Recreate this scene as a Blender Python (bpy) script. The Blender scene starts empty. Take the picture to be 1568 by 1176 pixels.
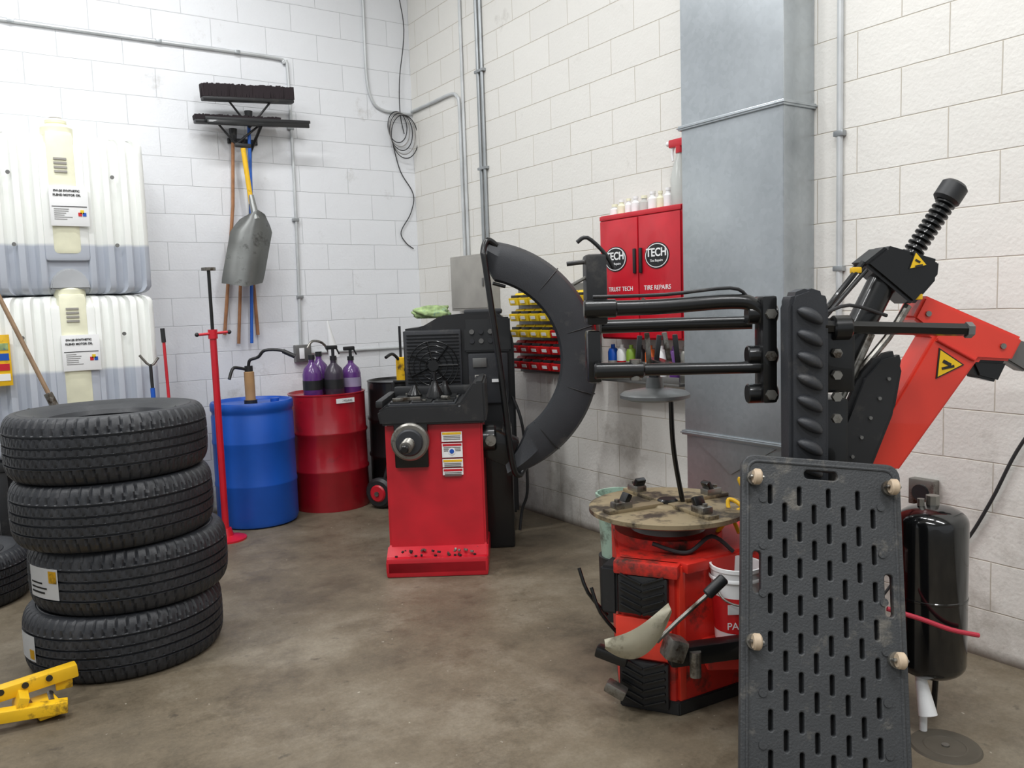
import bpy, bmesh, math, random
from mathutils import Vector, Matrix, Euler, noise
random.seed(7)
SC=bpy.context.scene
SC.view_settings.view_transform='Standard'
def lin(c): return tuple(((v/255)/12.92 if v/255<=.04045 else (((v/255)+.055)/1.055)**2.4) for v in c)
# ---------------------------------------------------------------- materials
MATS={}
def mat(name,col,rough=.5,metal=0,var=.12,scale=6,bump=0,bscale=60,coat=0,alpha=1,trans=0,spots=None,emit=0,dust=None):
    if name in MATS: return MATS[name]
    m=bpy.data.materials.new(name); m.use_nodes=True; nt=m.node_tree; b=nt.nodes['Principled BSDF']
    c=lin(col); tc=nt.nodes.new('ShaderNodeTexCoord')
    n=nt.nodes.new('ShaderNodeTexNoise'); n.inputs['Scale'].default_value=scale; n.inputs['Detail'].default_value=6
    nt.links.new(tc.outputs['Object'],n.inputs['Vector'])
    r=nt.nodes.new('ShaderNodeValToRGB'); r.color_ramp.elements[0].position=.3; r.color_ramp.elements[1].position=.7
    r.color_ramp.elements[0].color=tuple(v*(1-var) for v in c)+(1,); r.color_ramp.elements[1].color=tuple(min(1,v*(1+var)) for v in c)+(1,)
    nt.links.new(n.outputs['Fac'],r.inputs['Fac']); out=r.outputs['Color']
    for sp_ in (spots,dust):
        if not sp_: continue
        n2=nt.nodes.new('ShaderNodeTexNoise'); n2.inputs['Scale'].default_value=sp_[1]; n2.inputs['Detail'].default_value=8; n2.inputs['Roughness'].default_value=.7
        nt.links.new(tc.outputs['Object'],n2.inputs['Vector'])
        r2=nt.nodes.new('ShaderNodeValToRGB'); r2.color_ramp.elements[0].position=sp_[2]; r2.color_ramp.elements[1].position=sp_[2]+.12
        nt.links.new(n2.outputs['Fac'],r2.inputs['Fac'])
        mx=nt.nodes.new('ShaderNodeMixRGB'); nt.links.new(r2.outputs['Color'],mx.inputs['Fac']); nt.links.new(out,mx.inputs['Color1']); mx.inputs['Color2'].default_value=lin(sp_[0])+(1,)
        out=mx.outputs['Color']
    nt.links.new(out,b.inputs['Base Color'])
    b.inputs['Roughness'].default_value=rough; b.inputs['Metallic'].default_value=metal
    if coat: b.inputs['Coat Weight'].default_value=coat
    if trans: b.inputs['Transmission Weight'].default_value=trans
    if alpha<1: b.inputs['Alpha'].default_value=alpha
    if emit: b.inputs['Emission Color'].default_value=(1,1,1,1); b.inputs['Emission Strength'].default_value=emit
    if bump:
        n3=nt.nodes.new('ShaderNodeTexNoise'); n3.inputs['Scale'].default_value=bscale; n3.inputs['Detail'].default_value=5
        nt.links.new(tc.outputs['Object'],n3.inputs['Vector'])
        bp=nt.nodes.new('ShaderNodeBump'); bp.inputs['Strength'].default_value=bump; bp.inputs['Distance'].default_value=.01
        nt.links.new(n3.outputs['Fac'],bp.inputs['Height']); nt.links.new(bp.outputs['Normal'],b.inputs['Normal'])
    MATS[name]=m; return m
def block_mat(name,axis,c1,cm):
    m=bpy.data.materials.new(name); m.use_nodes=True; nt=m.node_tree; L=nt.links.new; b=nt.nodes['Principled BSDF']
    g=nt.nodes.new('ShaderNodeNewGeometry'); sp=nt.nodes.new('ShaderNodeSeparateXYZ'); cb=nt.nodes.new('ShaderNodeCombineXYZ'); br=nt.nodes.new('ShaderNodeTexBrick')
    L(g.outputs['Position'],sp.inputs[0]); L(sp.outputs[axis],cb.inputs[0]); L(sp.outputs['Z'],cb.inputs[1])
    wn=nt.nodes.new('ShaderNodeTexNoise'); wn.inputs['Scale'].default_value=5; L(g.outputs['Position'],wn.inputs['Vector'])
    ad=nt.nodes.new('ShaderNodeVectorMath'); ad.operation='MULTIPLY_ADD'; L(wn.outputs['Color'],ad.inputs[0]); ad.inputs[1].default_value=(.006,.006,0); L(cb.outputs[0],ad.inputs[2])
    L(ad.outputs[0],br.inputs['Vector'])
    br.inputs['Scale'].default_value=1
    for k,v in(('Brick Width',.406),('Row Height',.203),('Mortar Size',.0034),('Mortar Smooth',.7)): br.inputs[k].default_value=v
    br.inputs['Color1'].default_value=lin(c1)+(1,); br.inputs['Color2'].default_value=tuple(v*.96 for v in lin(c1))+(1,); br.inputs['Mortar'].default_value=lin(cm)+(1,)
    n=nt.nodes.new('ShaderNodeTexNoise'); n.inputs['Scale'].default_value=2.4; n.inputs['Detail'].default_value=12; n.inputs['Roughness'].default_value=.72; L(g.outputs['Position'],n.inputs['Vector'])
    mr=nt.nodes.new('ShaderNodeMapRange'); L(sp.outputs['Z'],mr.inputs[0]); mr.inputs[1].default_value=0; mr.inputs[2].default_value=1.1; mr.inputs[3].default_value=.19; mr.inputs[4].default_value=0
    a2=nt.nodes.new('ShaderNodeMath'); a2.operation='ADD'; L(n.outputs['Fac'],a2.inputs[0]); L(mr.outputs[0],a2.inputs[1])
    r=nt.nodes.new('ShaderNodeValToRGB'); r.color_ramp.elements[0].position=.62; r.color_ramp.elements[1].position=.80; r.color_ramp.elements[1].color=(.75,.75,.75,1); L(a2.outputs[0],r.inputs['Fac'])
    mx=nt.nodes.new('ShaderNodeMixRGB'); L(r.outputs['Color'],mx.inputs['Fac']); L(br.outputs['Color'],mx.inputs['Color1']); mx.inputs['Color2'].default_value=lin((156,150,140))+(1,)
    mr2=nt.nodes.new('ShaderNodeMapRange'); L(sp.outputs['Z'],mr2.inputs[0]); mr2.inputs[1].default_value=.005; mr2.inputs[2].default_value=.05; mr2.inputs[3].default_value=.85; mr2.inputs[4].default_value=0
    mx2=nt.nodes.new('ShaderNodeMixRGB'); L(mr2.outputs[0],mx2.inputs['Fac']); L(mx.outputs[0],mx2.inputs['Color1']); mx2.inputs['Color2'].default_value=lin((75,60,45))+(1,)
    L(mx2.outputs[0],b.inputs['Base Color']); b.inputs['Roughness'].default_value=.5
    n2=nt.nodes.new('ShaderNodeTexNoise'); n2.inputs['Scale'].default_value=60; n2.inputs['Detail'].default_value=4; L(g.outputs['Position'],n2.inputs['Vector'])
    n4=nt.nodes.new('ShaderNodeTexNoise'); n4.inputs['Scale'].default_value=9; n4.inputs['Detail'].default_value=3; L(g.outputs['Position'],n4.inputs['Vector'])
    sc=nt.nodes.new('ShaderNodeMath'); sc.operation='MULTIPLY'; L(n2.outputs['Fac'],sc.inputs[0]); sc.inputs[1].default_value=.55
    h=nt.nodes.new('ShaderNodeMath'); h.operation='MULTIPLY_ADD'; L(br.outputs['Fac'],h.inputs[0]); h.inputs[1].default_value=-1.5; L(sc.outputs[0],h.inputs[2])
    h2=nt.nodes.new('ShaderNodeMath'); h2.operation='ADD'; L(h.outputs[0],h2.inputs[0]); L(n4.outputs['Fac'],h2.inputs[1])
    bp=nt.nodes.new('ShaderNodeBump'); bp.inputs['Strength'].default_value=.42; bp.inputs['Distance'].default_value=.008
    L(h2.outputs[0],bp.inputs['Height']); L(bp.outputs[0],b.inputs['Normal']); return m
def floor_mat():
    m=bpy.data.materials.new('stained_concrete'); m.use_nodes=True; nt=m.node_tree; L=nt.links.new; b=nt.nodes['Principled BSDF']
    g=nt.nodes.new('ShaderNodeNewGeometry')
    def N(s,d=8,rg=.6):
        n=nt.nodes.new('ShaderNodeTexNoise'); n.inputs['Scale'].default_value=s; n.inputs['Detail'].default_value=d; n.inputs['Roughness'].default_value=rg; L(g.outputs['Position'],n.inputs['Vector']); return n
    n=N(1.1,12,.72); r=nt.nodes.new('ShaderNodeValToRGB'); e=r.color_ramp.elements
    e[0].position=.32; e[0].color=lin((82,74,61))+(1,); e[1].position=.70; e[1].color=lin((150,141,124))+(1,); k=e.new(.5); k.color=lin((117,106,88))+(1,)
    L(n.outputs['Fac'],r.inputs['Fac'])
    n2=N(3.2,14,.82); r2=nt.nodes.new('ShaderNodeValToRGB'); r2.color_ramp.elements[0].position=.32; r2.color_ramp.elements[1].position=.50; r2.color_ramp.elements[0].color=(.45,.43,.40,1)
    r2.color_ramp.elements[1].color=(1,1,1,1); L(n2.outputs['Fac'],r2.inputs['Fac'])
    mx=nt.nodes.new('ShaderNodeMixRGB'); mx.blend_type='MULTIPLY'; mx.inputs[0].default_value=.8; L(r.outputs[0],mx.inputs[1]); L(r2.outputs[0],mx.inputs[2])
    n5=N(60,6,.85); r5=nt.nodes.new('ShaderNodeValToRGB'); r5.color_ramp.elements[0].position=.35; r5.color_ramp.elements[1].position=.65; r5.color_ramp.elements[0].color=(.68,.68,.68,1); L(n5.outputs['Fac'],r5.inputs['Fac'])
    mx2=nt.nodes.new('ShaderNodeMixRGB'); mx2.blend_type='MULTIPLY'; mx2.inputs[0].default_value=.8; L(mx.outputs[0],mx2.inputs[1]); L(r5.outputs[0],mx2.inputs[2])
    n6=N(13,5,.6); r6=nt.nodes.new('ShaderNodeValToRGB'); r6.color_ramp.elements[0].position=.64; r6.color_ramp.elements[1].position=.72; r6.color_ramp.elements[1].color=(.6,.6,.6,1); L(n6.outputs['Fac'],r6.inputs['Fac'])
    mx3=nt.nodes.new('ShaderNodeMixRGB'); L(r6.outputs[0],mx3.inputs[0]); L(mx2.outputs[0],mx3.inputs[1]); mx3.inputs[2].default_value=lin((58,52,45))+(1,)
    n7=N(38,3,.5); r7=nt.nodes.new('ShaderNodeValToRGB'); r7.color_ramp.elements[0].position=.73; r7.color_ramp.elements[1].position=.76; r7.color_ramp.elements[1].color=(.7,.7,.7,1); L(n7.outputs['Fac'],r7.inputs['Fac'])
    mx4=nt.nodes.new('ShaderNodeMixRGB'); L(r7.outputs[0],mx4.inputs[0]); L(mx3.outputs[0],mx4.inputs[1]); mx4.inputs[2].default_value=lin((190,184,170))+(1,)
    L(mx4.outputs[0],b.inputs['Base Color'])
    r3=nt.nodes.new('ShaderNodeMapRange'); L(n2.outputs['Fac'],r3.inputs[0]); r3.inputs[1].default_value=.3; r3.inputs[2].default_value=.7; r3.inputs[3].default_value=.40; r3.inputs[4].default_value=.62; L(r3.outputs[0],b.inputs['Roughness'])
    bp=nt.nodes.new('ShaderNodeBump'); bp.inputs['Strength'].default_value=.2; bp.inputs['Distance'].default_value=.004; L(n5.outputs['Fac'],bp.inputs['Height']); L(bp.outputs[0],b.inputs['Normal']); return m
def duct_mat():
    m=bpy.data.materials.new('galvanised_steel'); m.use_nodes=True; nt=m.node_tree; L=nt.links.new; b=nt.nodes['Principled BSDF']
    g=nt.nodes.new('ShaderNodeNewGeometry'); v=nt.nodes.new('ShaderNodeTexVoronoi'); v.inputs['Scale'].default_value=45; L(g.outputs['Position'],v.inputs['Vector'])
    n=nt.nodes.new('ShaderNodeTexNoise'); n.inputs['Scale'].default_value=1.5; n.inputs['Detail'].default_value=6; L(g.outputs['Position'],n.inputs['Vector'])
    ad=nt.nodes.new('ShaderNodeMath'); ad.operation='MULTIPLY_ADD'; L(v.outputs['Color'],ad.inputs[0]); ad.inputs[1].default_value=.10; L(n.outputs['Fac'],ad.inputs[2])
    r=nt.nodes.new('ShaderNodeValToRGB'); r.color_ramp.elements[0].position=.3; r.color_ramp.elements[1].position=.8
    r.color_ramp.elements[0].color=lin((158,164,168))+(1,); r.color_ramp.elements[1].color=lin((200,206,210))+(1,); L(ad.outputs[0],r.inputs['Fac']); L(r.outputs[0],b.inputs['Base Color'])
    b.inputs['Metallic'].default_value=.85; b.inputs['Roughness'].default_value=.3
    n3=nt.nodes.new('ShaderNodeTexNoise'); n3.inputs['Scale'].default_value=1.3; n3.inputs['Detail'].default_value=1; L(g.outputs['Position'],n3.inputs['Vector'])
    bp=nt.nodes.new('ShaderNodeBump'); bp.inputs['Strength'].default_value=.5; bp.inputs['Distance'].default_value=.05; L(n3.outputs['Fac'],bp.inputs['Height']); L(bp.outputs[0],b.inputs['Normal'])
    return m
def tank_mat(level):
    m=bpy.data.materials.new('translucent_tank'); m.use_nodes=True; nt=m.node_tree; L=nt.links.new; b=nt.nodes['Principled BSDF']
    g=nt.nodes.new('ShaderNodeNewGeometry'); sp=nt.nodes.new('ShaderNodeSeparateXYZ'); L(g.outputs['Position'],sp.inputs[0])
    mr=nt.nodes.new('ShaderNodeMapRange'); L(sp.outputs['Z'],mr.inputs[0]); mr.inputs[1].default_value=level-.01; mr.inputs[2].default_value=level+.01
    mx=nt.nodes.new('ShaderNodeMixRGB'); L(mr.outputs[0],mx.inputs[0]); mx.inputs[1].default_value=lin((190,196,206))+(1,); mx.inputs[2].default_value=lin((240,242,238))+(1,)
    L(mx.outputs[0],b.inputs['Base Color']); b.inputs['Roughness'].default_value=.38
    b.inputs['Subsurface Weight'].default_value=.35; b.inputs['Subsurface Radius'].default_value=(.05,.05,.05)
    return m
BLK=mat('black_plastic',(31,32,34),.45,dust=((58,56,54),7,.58)); BLK2=mat('satin_black_steel',(22,23,24),.32,.3,coat=.3); DK=mat('charcoal_plastic',(44,46,50),.5,bump=.1,bscale=200,dust=((74,72,70),5,.57))
RED=mat('red_paint',(192,20,38),.38,coat=.3,spots=((120,20,25),3,.66)); REDD=mat('dirty_red_paint',(204,44,34),.45,spots=((58,42,36),5,.53))
ORG=mat('orange_red_paint',(228,60,42),.35,coat=.4,var=.05,spots=((150,50,38),6,.66)); GRY=mat('grey_metal',(120,120,118),.4,.6); STEEL=mat('bare_steel',(140,138,132),.35,.8,spots=((70,60,50),9,.5))
CON=mat('conduit_paint',(194,197,198),.4,.2); CONG=mat('conduit_grey',(158,162,164),.35,.6); PAN=mat('panel_grey',(160,157,150),.5)
WHT=mat('white_label',(235,236,236),.5,var=.03); BLU=mat('blue_plastic',(18,82,178),.42,var=.15,scale=3,spots=((25,60,120),5,.66)); DRED=mat('drum_red',(156,20,34),.33,coat=.4,var=.15,spots=((90,25,28),5,.6))
YEL=mat('yellow_paint',(232,184,28),.45,spots=((100,72,30),9,.56)); WOOD=mat('broom_wood',(160,112,76),.6,var=.25,scale=12); WOODG=mat('weathered_wood',(140,114,88),.6,var=.25,scale=12); TAN=mat('tan_grime_metal',(150,136,108),.55,.3,spots=((66,58,48),7,.46))
PUR=mat('purple_fluid',(92,52,120),.25,coat=.4); BLUP=mat('blue_pole',(40,98,190),.4); CLR=mat('clear_plastic',(214,218,214),.2,alpha=.6); ALU=mat('aluminium',(150,152,150),.38,.75,spots=((90,90,88),6,.55))
CRP=mat('creeper_plastic',(56,58,60),.55,bump=.25,bscale=150,spots=((98,95,89),9,.56)); HOLE=mat('recess_shade_black',(12,12,13),.8); CAST=mat('caster_tan',(190,170,145),.5); YST=mat('aged_yellow',(232,231,204),.5)
GRN=mat('rag_green',(150,172,120),.9,var=.4,scale=20,spots=((70,110,130),12,.55)); BINR=mat('bin_red',(200,30,34),.4); BINY=mat('bin_yellow',(232,200,40),.4); HOSE=mat('hose_red',(190,50,70),.5)
BRIS=mat('bristle_black',(36,28,32),.9); CABL=mat('cable_black',(40,40,42),.6); CABW=mat('cable_grey',(150,148,145),.6); GREENB=mat('bucket_green',(150,176,160),.5,spots=((90,100,90),8,.5))
TIRE=mat('tire_rubber',(38,40,44),.46,var=.2,scale=10,bump=.12,bscale=220,dust=((56,57,60),6,.56))
# ---------------------------------------------------------------- mesh builder
class G:
    """Accumulates shaped parts into one mesh. frame 'W' = room axes, 'D' = shop-diagonal axes (34 deg to the walls)."""
    def __init__(s,name,org=(0,0,0),frame='W'):
        s.name=name; s.o=Vector(org); s.f=frame; s.bm=bmesh.new(); s.m=[]
    def mi(s,m):
        if m not in s.m: s.m.append(m)
        return s.m.index(m)
    def put(s,bm,m,M=None):
        if M is not None: bmesh.ops.transform(bm,matrix=M,verts=bm.verts)
        bmesh.ops.translate(bm,vec=-s.o,verts=bm.verts)
        bmesh.ops.recalc_face_normals(bm,faces=bm.faces)
        i=s.mi(m)
        for f in bm.faces: f.material_index=i; f.smooth=True
        me=bpy.data.meshes.new('t'); bm.to_mesh(me); bm.free(); s.bm.from_mesh(me); bpy.data.meshes.remove(me)
    def box(s,c,d,m,rot=(0,0,0),bev=.004,taper=None):
        bm=bmesh.new(); bmesh.ops.create_cube(bm,size=1); bmesh.ops.scale(bm,vec=d,verts=bm.verts)
        if taper:
            for v in bm.verts:
                if v.co.z>0: v.co.x*=taper[0]; v.co.y*=taper[1]
        bev=min(bev,min(d)*.45)
        if bev>0: bmesh.ops.bevel(bm,geom=bm.edges[:],offset=bev,segments=2,affect='EDGES',profile=.6)
        s.put(bm,m,Matrix.Translation(c)@Euler([math.radians(a) for a in rot]).to_matrix().to_4x4()); return s
    def bb(s,a,b,m,bev=.004): return s.box([(a[i]+b[i])/2 for i in range(3)],[abs(b[i]-a[i]) for i in range(3)],m,bev=bev)
    def lathe(s,prof,c,m,axis=(0,0,1),seg=40,closed=False,scale=(1,1,1)):
        bm=bmesh.new(); rings=[]
        for r,z in prof:
            if r<1e-6: rings.append([bm.verts.new((0,0,z))]*seg)
            else: rings.append([bm.verts.new((r*math.cos(2*math.pi*k/seg),r*math.sin(2*math.pi*k/seg),z)) for k in range(seg)])
        n=len(rings); pr=[(i,(i+1)%n) for i in range(n if closed else n-1)]
        for a,b in pr:
            for k in range(seg):
                q=[rings[a][k],rings[a][(k+1)%seg],rings[b][(k+1)%seg],rings[b][k]]; u=[]
                for v in q:
                    if v not in u: u.append(v)
                if len(u)>=3:
                    try: bm.faces.new(u)
                    except ValueError: pass
        Q=Vector((0,0,1)).rotation_difference(Vector(axis).normalized()).to_matrix().to_4x4()
        s.put(bm,m,Matrix.Translation(c)@Q@Matrix.Diagonal((*scale,1))); return s
    def cyl(s,p1,p2,r,m,r2=None,seg=20,bev=0):
        p1=Vector(p1); p2=Vector(p2); h=(p2-p1).length; r2=r if r2 is None else r2
        pr=[(0,0),(r-bev,0)]+([(r,bev),(r2,h-bev)] if bev else [(r2,h)])+([(r2-bev,h)] if bev else [])+[(0,h)]
        return s.lathe(pr,p1,m,p2-p1,seg)
    def ball(s,c,r,m,sc=(1,1,1),seg=16):
        pr=[(r*math.sin(math.pi*i/10),-r*math.cos(math.pi*i/10)) for i in range(11)]; pr[0]=(0,-r); pr[-1]=(0,r)
        return s.lathe(pr,c,m,seg=seg,scale=sc)
    def tube(s,pts,r,m,sm=6,seg=10,closed=False):
        P=[Vector(p) for p in pts]
        if sm>1 and len(P)>2:
            Q=[];n=len(P)
            for i in range(n if closed else n-1):
                g=lambda k:P[k%n] if closed else P[max(0,min(n-1,k))]
                a,b,c,d=g(i-1),g(i),g(i+1),g(i+2)
                for j in range(sm):
                    t=j/sm; Q.append(.5*((2*b)+(c-a)*t+(2*a-5*b+4*c-d)*t*t+(3*b-a-3*c+d)*t**3))
            if not closed: Q.append(P[-1])
            P=Q
        bm=bmesh.new(); rings=[]; n=len(P); up=None
        for i in range(n):
            d=((P[(i+1)%n] if (closed or i<n-1) else P[i])-(P[i-1] if (closed or i>0) else P[i])).normalized()
            if up is None: up=d.orthogonal().normalized()
            up=(up-d*up.dot(d)).normalized(); sd=d.cross(up)
            rings.append([bm.verts.new(P[i]+r*(up*math.cos(2*math.pi*k/seg)+sd*math.sin(2*math.pi*k/seg))) for k in range(seg)])
        for i in range(n if closed else n-1):
            a,b=rings[i],rings[(i+1)%n]
            for k in range(seg): bm.faces.new((a[k],a[(k+1)%seg],b[(k+1)%seg],b[k]))
        if not closed: bm.faces.new(rings[0]); bm.faces.new(rings[-1])
        s.put(bm,m); return s
    def prism(s,pts,pl,lo,hi,m,bev=.003):
        f={'XZ':lambda a,b,c:(a,c,b),'YZ':lambda a,b,c:(c,a,b),'XY':lambda a,b,c:(a,b,c)}[pl]
        bm=bmesh.new(); A=[bm.verts.new(f(a,b,lo)) for a,b in pts]; B=[bm.verts.new(f(a,b,hi)) for a,b in pts]; n=len(pts)
        bm.faces.new(A); bm.faces.new(B)
        for i in range(n): bm.faces.new((A[i],A[(i+1)%n],B[(i+1)%n],B[i]))
        bmesh.ops.recalc_face_normals(bm,faces=bm.faces)
        if bev: bmesh.ops.bevel(bm,geom=bm.edges[:],offset=bev,segments=2,affect='EDGES')
        s.put(bm,m); return s
    def obj(s,ob,m,M):
        dg=bpy.context.evaluated_depsgraph_get(); dg.update(); me=bpy.data.meshes.new_from_object(ob.evaluated_get(dg)); bm=bmesh.new(); bm.from_mesh(me)
        bpy.data.meshes.remove(me); bpy.data.objects.remove(ob); s.put(bm,m,M)
    def text(s,t,c,size,m,X=(1,0,0),Y=(0,0,1),bold=0):
        cu=bpy.data.curves.new('txt','FONT'); cu.body=t; cu.size=size; cu.align_x='CENTER'; cu.align_y='CENTER'; cu.extrude=.0008; cu.offset=bold
        ob=bpy.data.objects.new('txt',cu); SC.collection.objects.link(ob)
        X=Vector(X);Y=Vector(Y);Z=X.cross(Y); M=Matrix.Translation(c)@Matrix((X,Y,Z)).transposed().to_4x4(); s.obj(ob,m,M); return s
    def plate(s,outline,holes,ext,bev,m,M):
        cu=bpy.data.curves.new('pl','CURVE'); cu.dimensions='2D'; cu.fill_mode='BOTH'; cu.extrude=ext; cu.bevel_depth=bev; cu.bevel_resolution=1
        for poly in [outline]+holes:
            sp=cu.splines.new('POLY'); sp.points.add(len(poly)-1)
            for i,(a,b) in enumerate(poly): sp.points[i].co=(a,b,0,1)
            sp.use_cyclic_u=True
        ob=bpy.data.objects.new('pl',cu); SC.collection.objects.link(ob); s.obj(ob,m,M); return s
    def done(s,ang=35):
        me=bpy.data.meshes.new(s.name); s.bm.to_mesh(me); s.bm.free()
        for m in s.m: me.materials.append(m)
        me.set_sharp_from_angle(angle=math.radians(ang))
        o=bpy.data.objects.new(s.name,me); SC.collection.objects.link(o)
        if s.f=='W': o.location=s.o
        else:
            R=Matrix.Rotation(math.radians(-34),4,'Z'); o.matrix_world=Matrix.Translation((-3.39,-6.5,0))@R@Matrix.Translation(s.o)
        return o
# ---------------------------------------------------------------- room
YB=-.1
def room(name,a,b,m):
    g=G(name); g.bb(a,b,m,bev=0); return g.done()
MB=block_mat('painted_block_back','X',(230,232,235),(200,202,205)); MR=block_mat('painted_block_right','Y',(226,224,218),(194,187,174))
room('floor',(-9,-12,-.1),(.2,.1,0),floor_mat())
room('wall_back',(-9,YB,0),(0,YB+.2,4.9),MB); room('wall_right',(0,-12,0),(.2,YB+.2,4.9),MR)
room('ceiling',(-9,-12,4.9),(.2,.1,5),mat('ceiling_white',(205,205,202),.8))
# ---------------------------------------------------------------- duct
DM=duct_mat(); g=G('air_duct',(0,-3.73,0))
def cross_broken(z0,z1,x):
    g.bb((x,-4.048,z0),(-.002,-3.422,z1),DM,.002)
    bm=bmesh.new(); ym=-3.735; zm=(z0+z1)/2
    V=[bm.verts.new(p) for p in((x-.001,-4.046,z0),(x-.001,-3.424,z0),(x-.001,-3.424,z1),(x-.001,-4.046,z1),(x-.010,ym,zm))]
    for a,b in((0,1),(1,2),(2,3),(3,0)): bm.faces.new((V[a],V[b],V[4]))
    g.put(bm,DM)
cross_broken(2.372,3.78,-.222); cross_broken(3.80,4.9,-.222); cross_broken(.80,2.348,-.222)
for z in (3.79,2.36,.80):
    g.bb((-.236,-4.06,z-.012),(-.002,-3.41,z+.012),DM,.003); g.bb((-.242,-4.066,z-.003),(-.002,-3.404,z+.003),DM,.001)
g.prism([(-4.045,.79),(-3.425,.79),(-3.425,.40),(-3.55,.30),(-3.92,.30),(-4.045,.55)],'YZ',-.215,-.002,DM)
g.prism([(-4.0,.78),(-3.47,.78),(-3.73,.62)],'YZ',-.222,-.213,DM,0)
g.done(8)
# ---------------------------------------------------------------- conduits
y=YB-.014
g=G('electrical_conduit',(-1.5,YB,2)); g.tube([(-5,y,3.43),(-1.98,y,3.43),(-1.19,y,3.43),(-1.10,y,3.40),(-1.07,y,3.32),(-1.07,y,2.3),(-1.09,y,1.22)],.012,CON,sm=5)
for x in (-2.9,-2.0,-1.45): g.bb((x-.02,YB-.03,3.42),(x+.02,YB,3.445),CONG,.003)
for z in (2.9,2.2,1.6): g.bb((-1.1,YB-.03,z),(-1.05,YB,z+.025),CONG,.003)
g.bb((-1.15,YB-.055,1.10),(-1.02,YB-.001,1.235),GRY,.006); g.bb((-1.12,YB-.06,1.125),(-1.08,YB-.05,1.21),WHT,.002)
g.tube([(-1.02,y,1.165),(-.5,y,1.165),(-.02,y,1.165)],.011,CON,sm=1); g.done()
x=-.014
g=G('electrical_conduit',(0,-1,3)); g.tube([(x,-.12,3.14),(x,-.5,3.14),(x,-.78,3.14),(x,-.87,3.10),(x,-.90,3.0),(x,-.90,2.4),(x,-.90,1.885)],.013,CON,sm=5)
g.tube([(x,-.955,4.9),(x,-.955,1.885)],.012,CON,sm=1)
for yy in(-1.18,-1.235): g.tube([(x,yy,4.9),(x,yy,1.885)],.013,CONG,sm=1)
for z in (4,3.2,2.5): g.bb((-.03,-1.27,z),(0,-1.15,z+.02),CONG,.003)
g.done()
g=G('breaker_panel',(-.05,-1.08,1.67)); g.bb((-.1,-1.36,1.46),(-.001,-.81,1.88),PAN,.008); g.bb((-.106,-1.34,1.48),(-.098,-.83,1.86),PAN,.003); g.bb((-.115,-1.31,1.64),(-.1,-1.29,1.70),GRY,.003); g.done()
g=G('electrical_conduit',(0,-4.19,3)); g.tube([(x,-4.19,4.9),(x,-4.19,1.2)],.014,CON,sm=1)
for z in (4.1,3.0,2.2,1.6): g.bb((-.03,-4.215,z),(0,-4.165,z+.025),CONG,.004)
g.done()
g=G('wall_outlet',(0,-4.6,.65)); g.bb((-.045,-4.66,.595),(-.001,-4.55,.705),STEEL,.004); g.cyl((-.045,-4.605,.65),(-.055,-4.605,.65),.035,BLK); g.tube([(-.05,-4.6,.6),(-.07,-4.58,.45),(-.05,-4.5,.25),(-.2,-4.4,.02)],.006,BLK); g.done()
g=G('wall_cable',(0,-5,.8)); g.tube([(-.02,-5.3,1.5),(-.02,-5.1,1.1),(-.02,-4.97,.87),(-.02,-4.88,.66),(-.02,-4.78,.47),(-.03,-4.7,.42)],.007,CABL); g.done()
y=YB-.012
g=G('wall_air_line',(-.2,YB,3)); g.tube([(-.42,y,4.9),(-.41,y,4.0),(-.41,y,3.4),(-.37,y,3.2),(-.28,y,3.13),(-.1,y,3.12),(-.02,y,3.12)],.012,CON); g.done()
g=G('cable_coil',(-.15,YB-.03,2.95))
for k in range(5):
    rr=.11+.011*k; g.tube([(-.16+.012*k+rr*math.cos(a)*.8,y-.02-.008*k,3.0-.02*k+rr*1.15*math.sin(a)) for a in [i*math.pi/5 for i in range(10)]],.004,CABW if k%2 else CABL,sm=4,closed=True,seg=6)
g.tube([(-.04,y-.02,4.9),(-.1,y-.02,4.2),(-.06,y-.02,3.8),(-.12,y-.02,3.4),(-.13,y-.02,3.12),(-.1,y-.02,2.95)],.004,CABL,seg=6)
g.tube([(-.2,y,2.86),(-.14,y,2.64),(-.03,y,2.46),(-.06,y,2.3),(-.16,y,2.14),(-.12,y,2.05),(-.05,y,2.0)],.004,CABL,seg=6); g.done()
# ---------------------------------------------------------------- brooms and shovel on wall
Y=-.2
def broom(name,x0,x1,z0,z1,h,handle,hm,dy=0):
    g=G(name,((x0+x1)/2,Y,z0)); n=60
    c=Vector(((x0+x1)/2,Y-.03+dy,(z0+z1)/2)); tl=math.degrees(math.atan2(z0-z1,x1-x0))
    g.box(c,(x1-x0,.07,.03),BLK,rot=(0,tl,0),bev=.01)
    bm=bmesh.new()
    for i in range(n):
        for j in range(5):
            t=(i+.5)/n; px=x0+(x1-x0)*t; pz=z0+(z1-z0)*t; py=Y-.06+.015*j+dy
            hh=h+random.uniform(-.006,.006)
            q=[bm.verts.new((px+a+random.uniform(-.003,.003),py+b,pz+zz)) for zz,w in((.01,.005),(hh,.007)) for a,b in((-w,-w),(w,-w),(w,w),(-w,w))]
            for f in((0,1,5,4),(1,2,6,5),(2,3,7,6),(3,0,4,7),(4,5,6,7)): bm.faces.new([q[k] for k in f])
    g.put(bm,BRIS)
    g.tube(handle,.0125,hm,sm=1); hx,hy,hz=handle[0]; g.cyl((hx,hy,hz-.1),(hx,hy,hz),.02,BLK,r2=.03)
    for s in(-.16,.16): g.tube([(c.x+s,Y-.03+dy,c.z),(hx,Y-.01,hz-.12)],.008,BLK,sm=1)
    return g.done()
broom('push_broom',-1.77,-1.10,3.03,3.075,.10,[(-1.42,Y,2.99),(-1.43,Y+.02,2.4),(-1.49,Y+.04,1.27)],BLUP,-.04)
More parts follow.
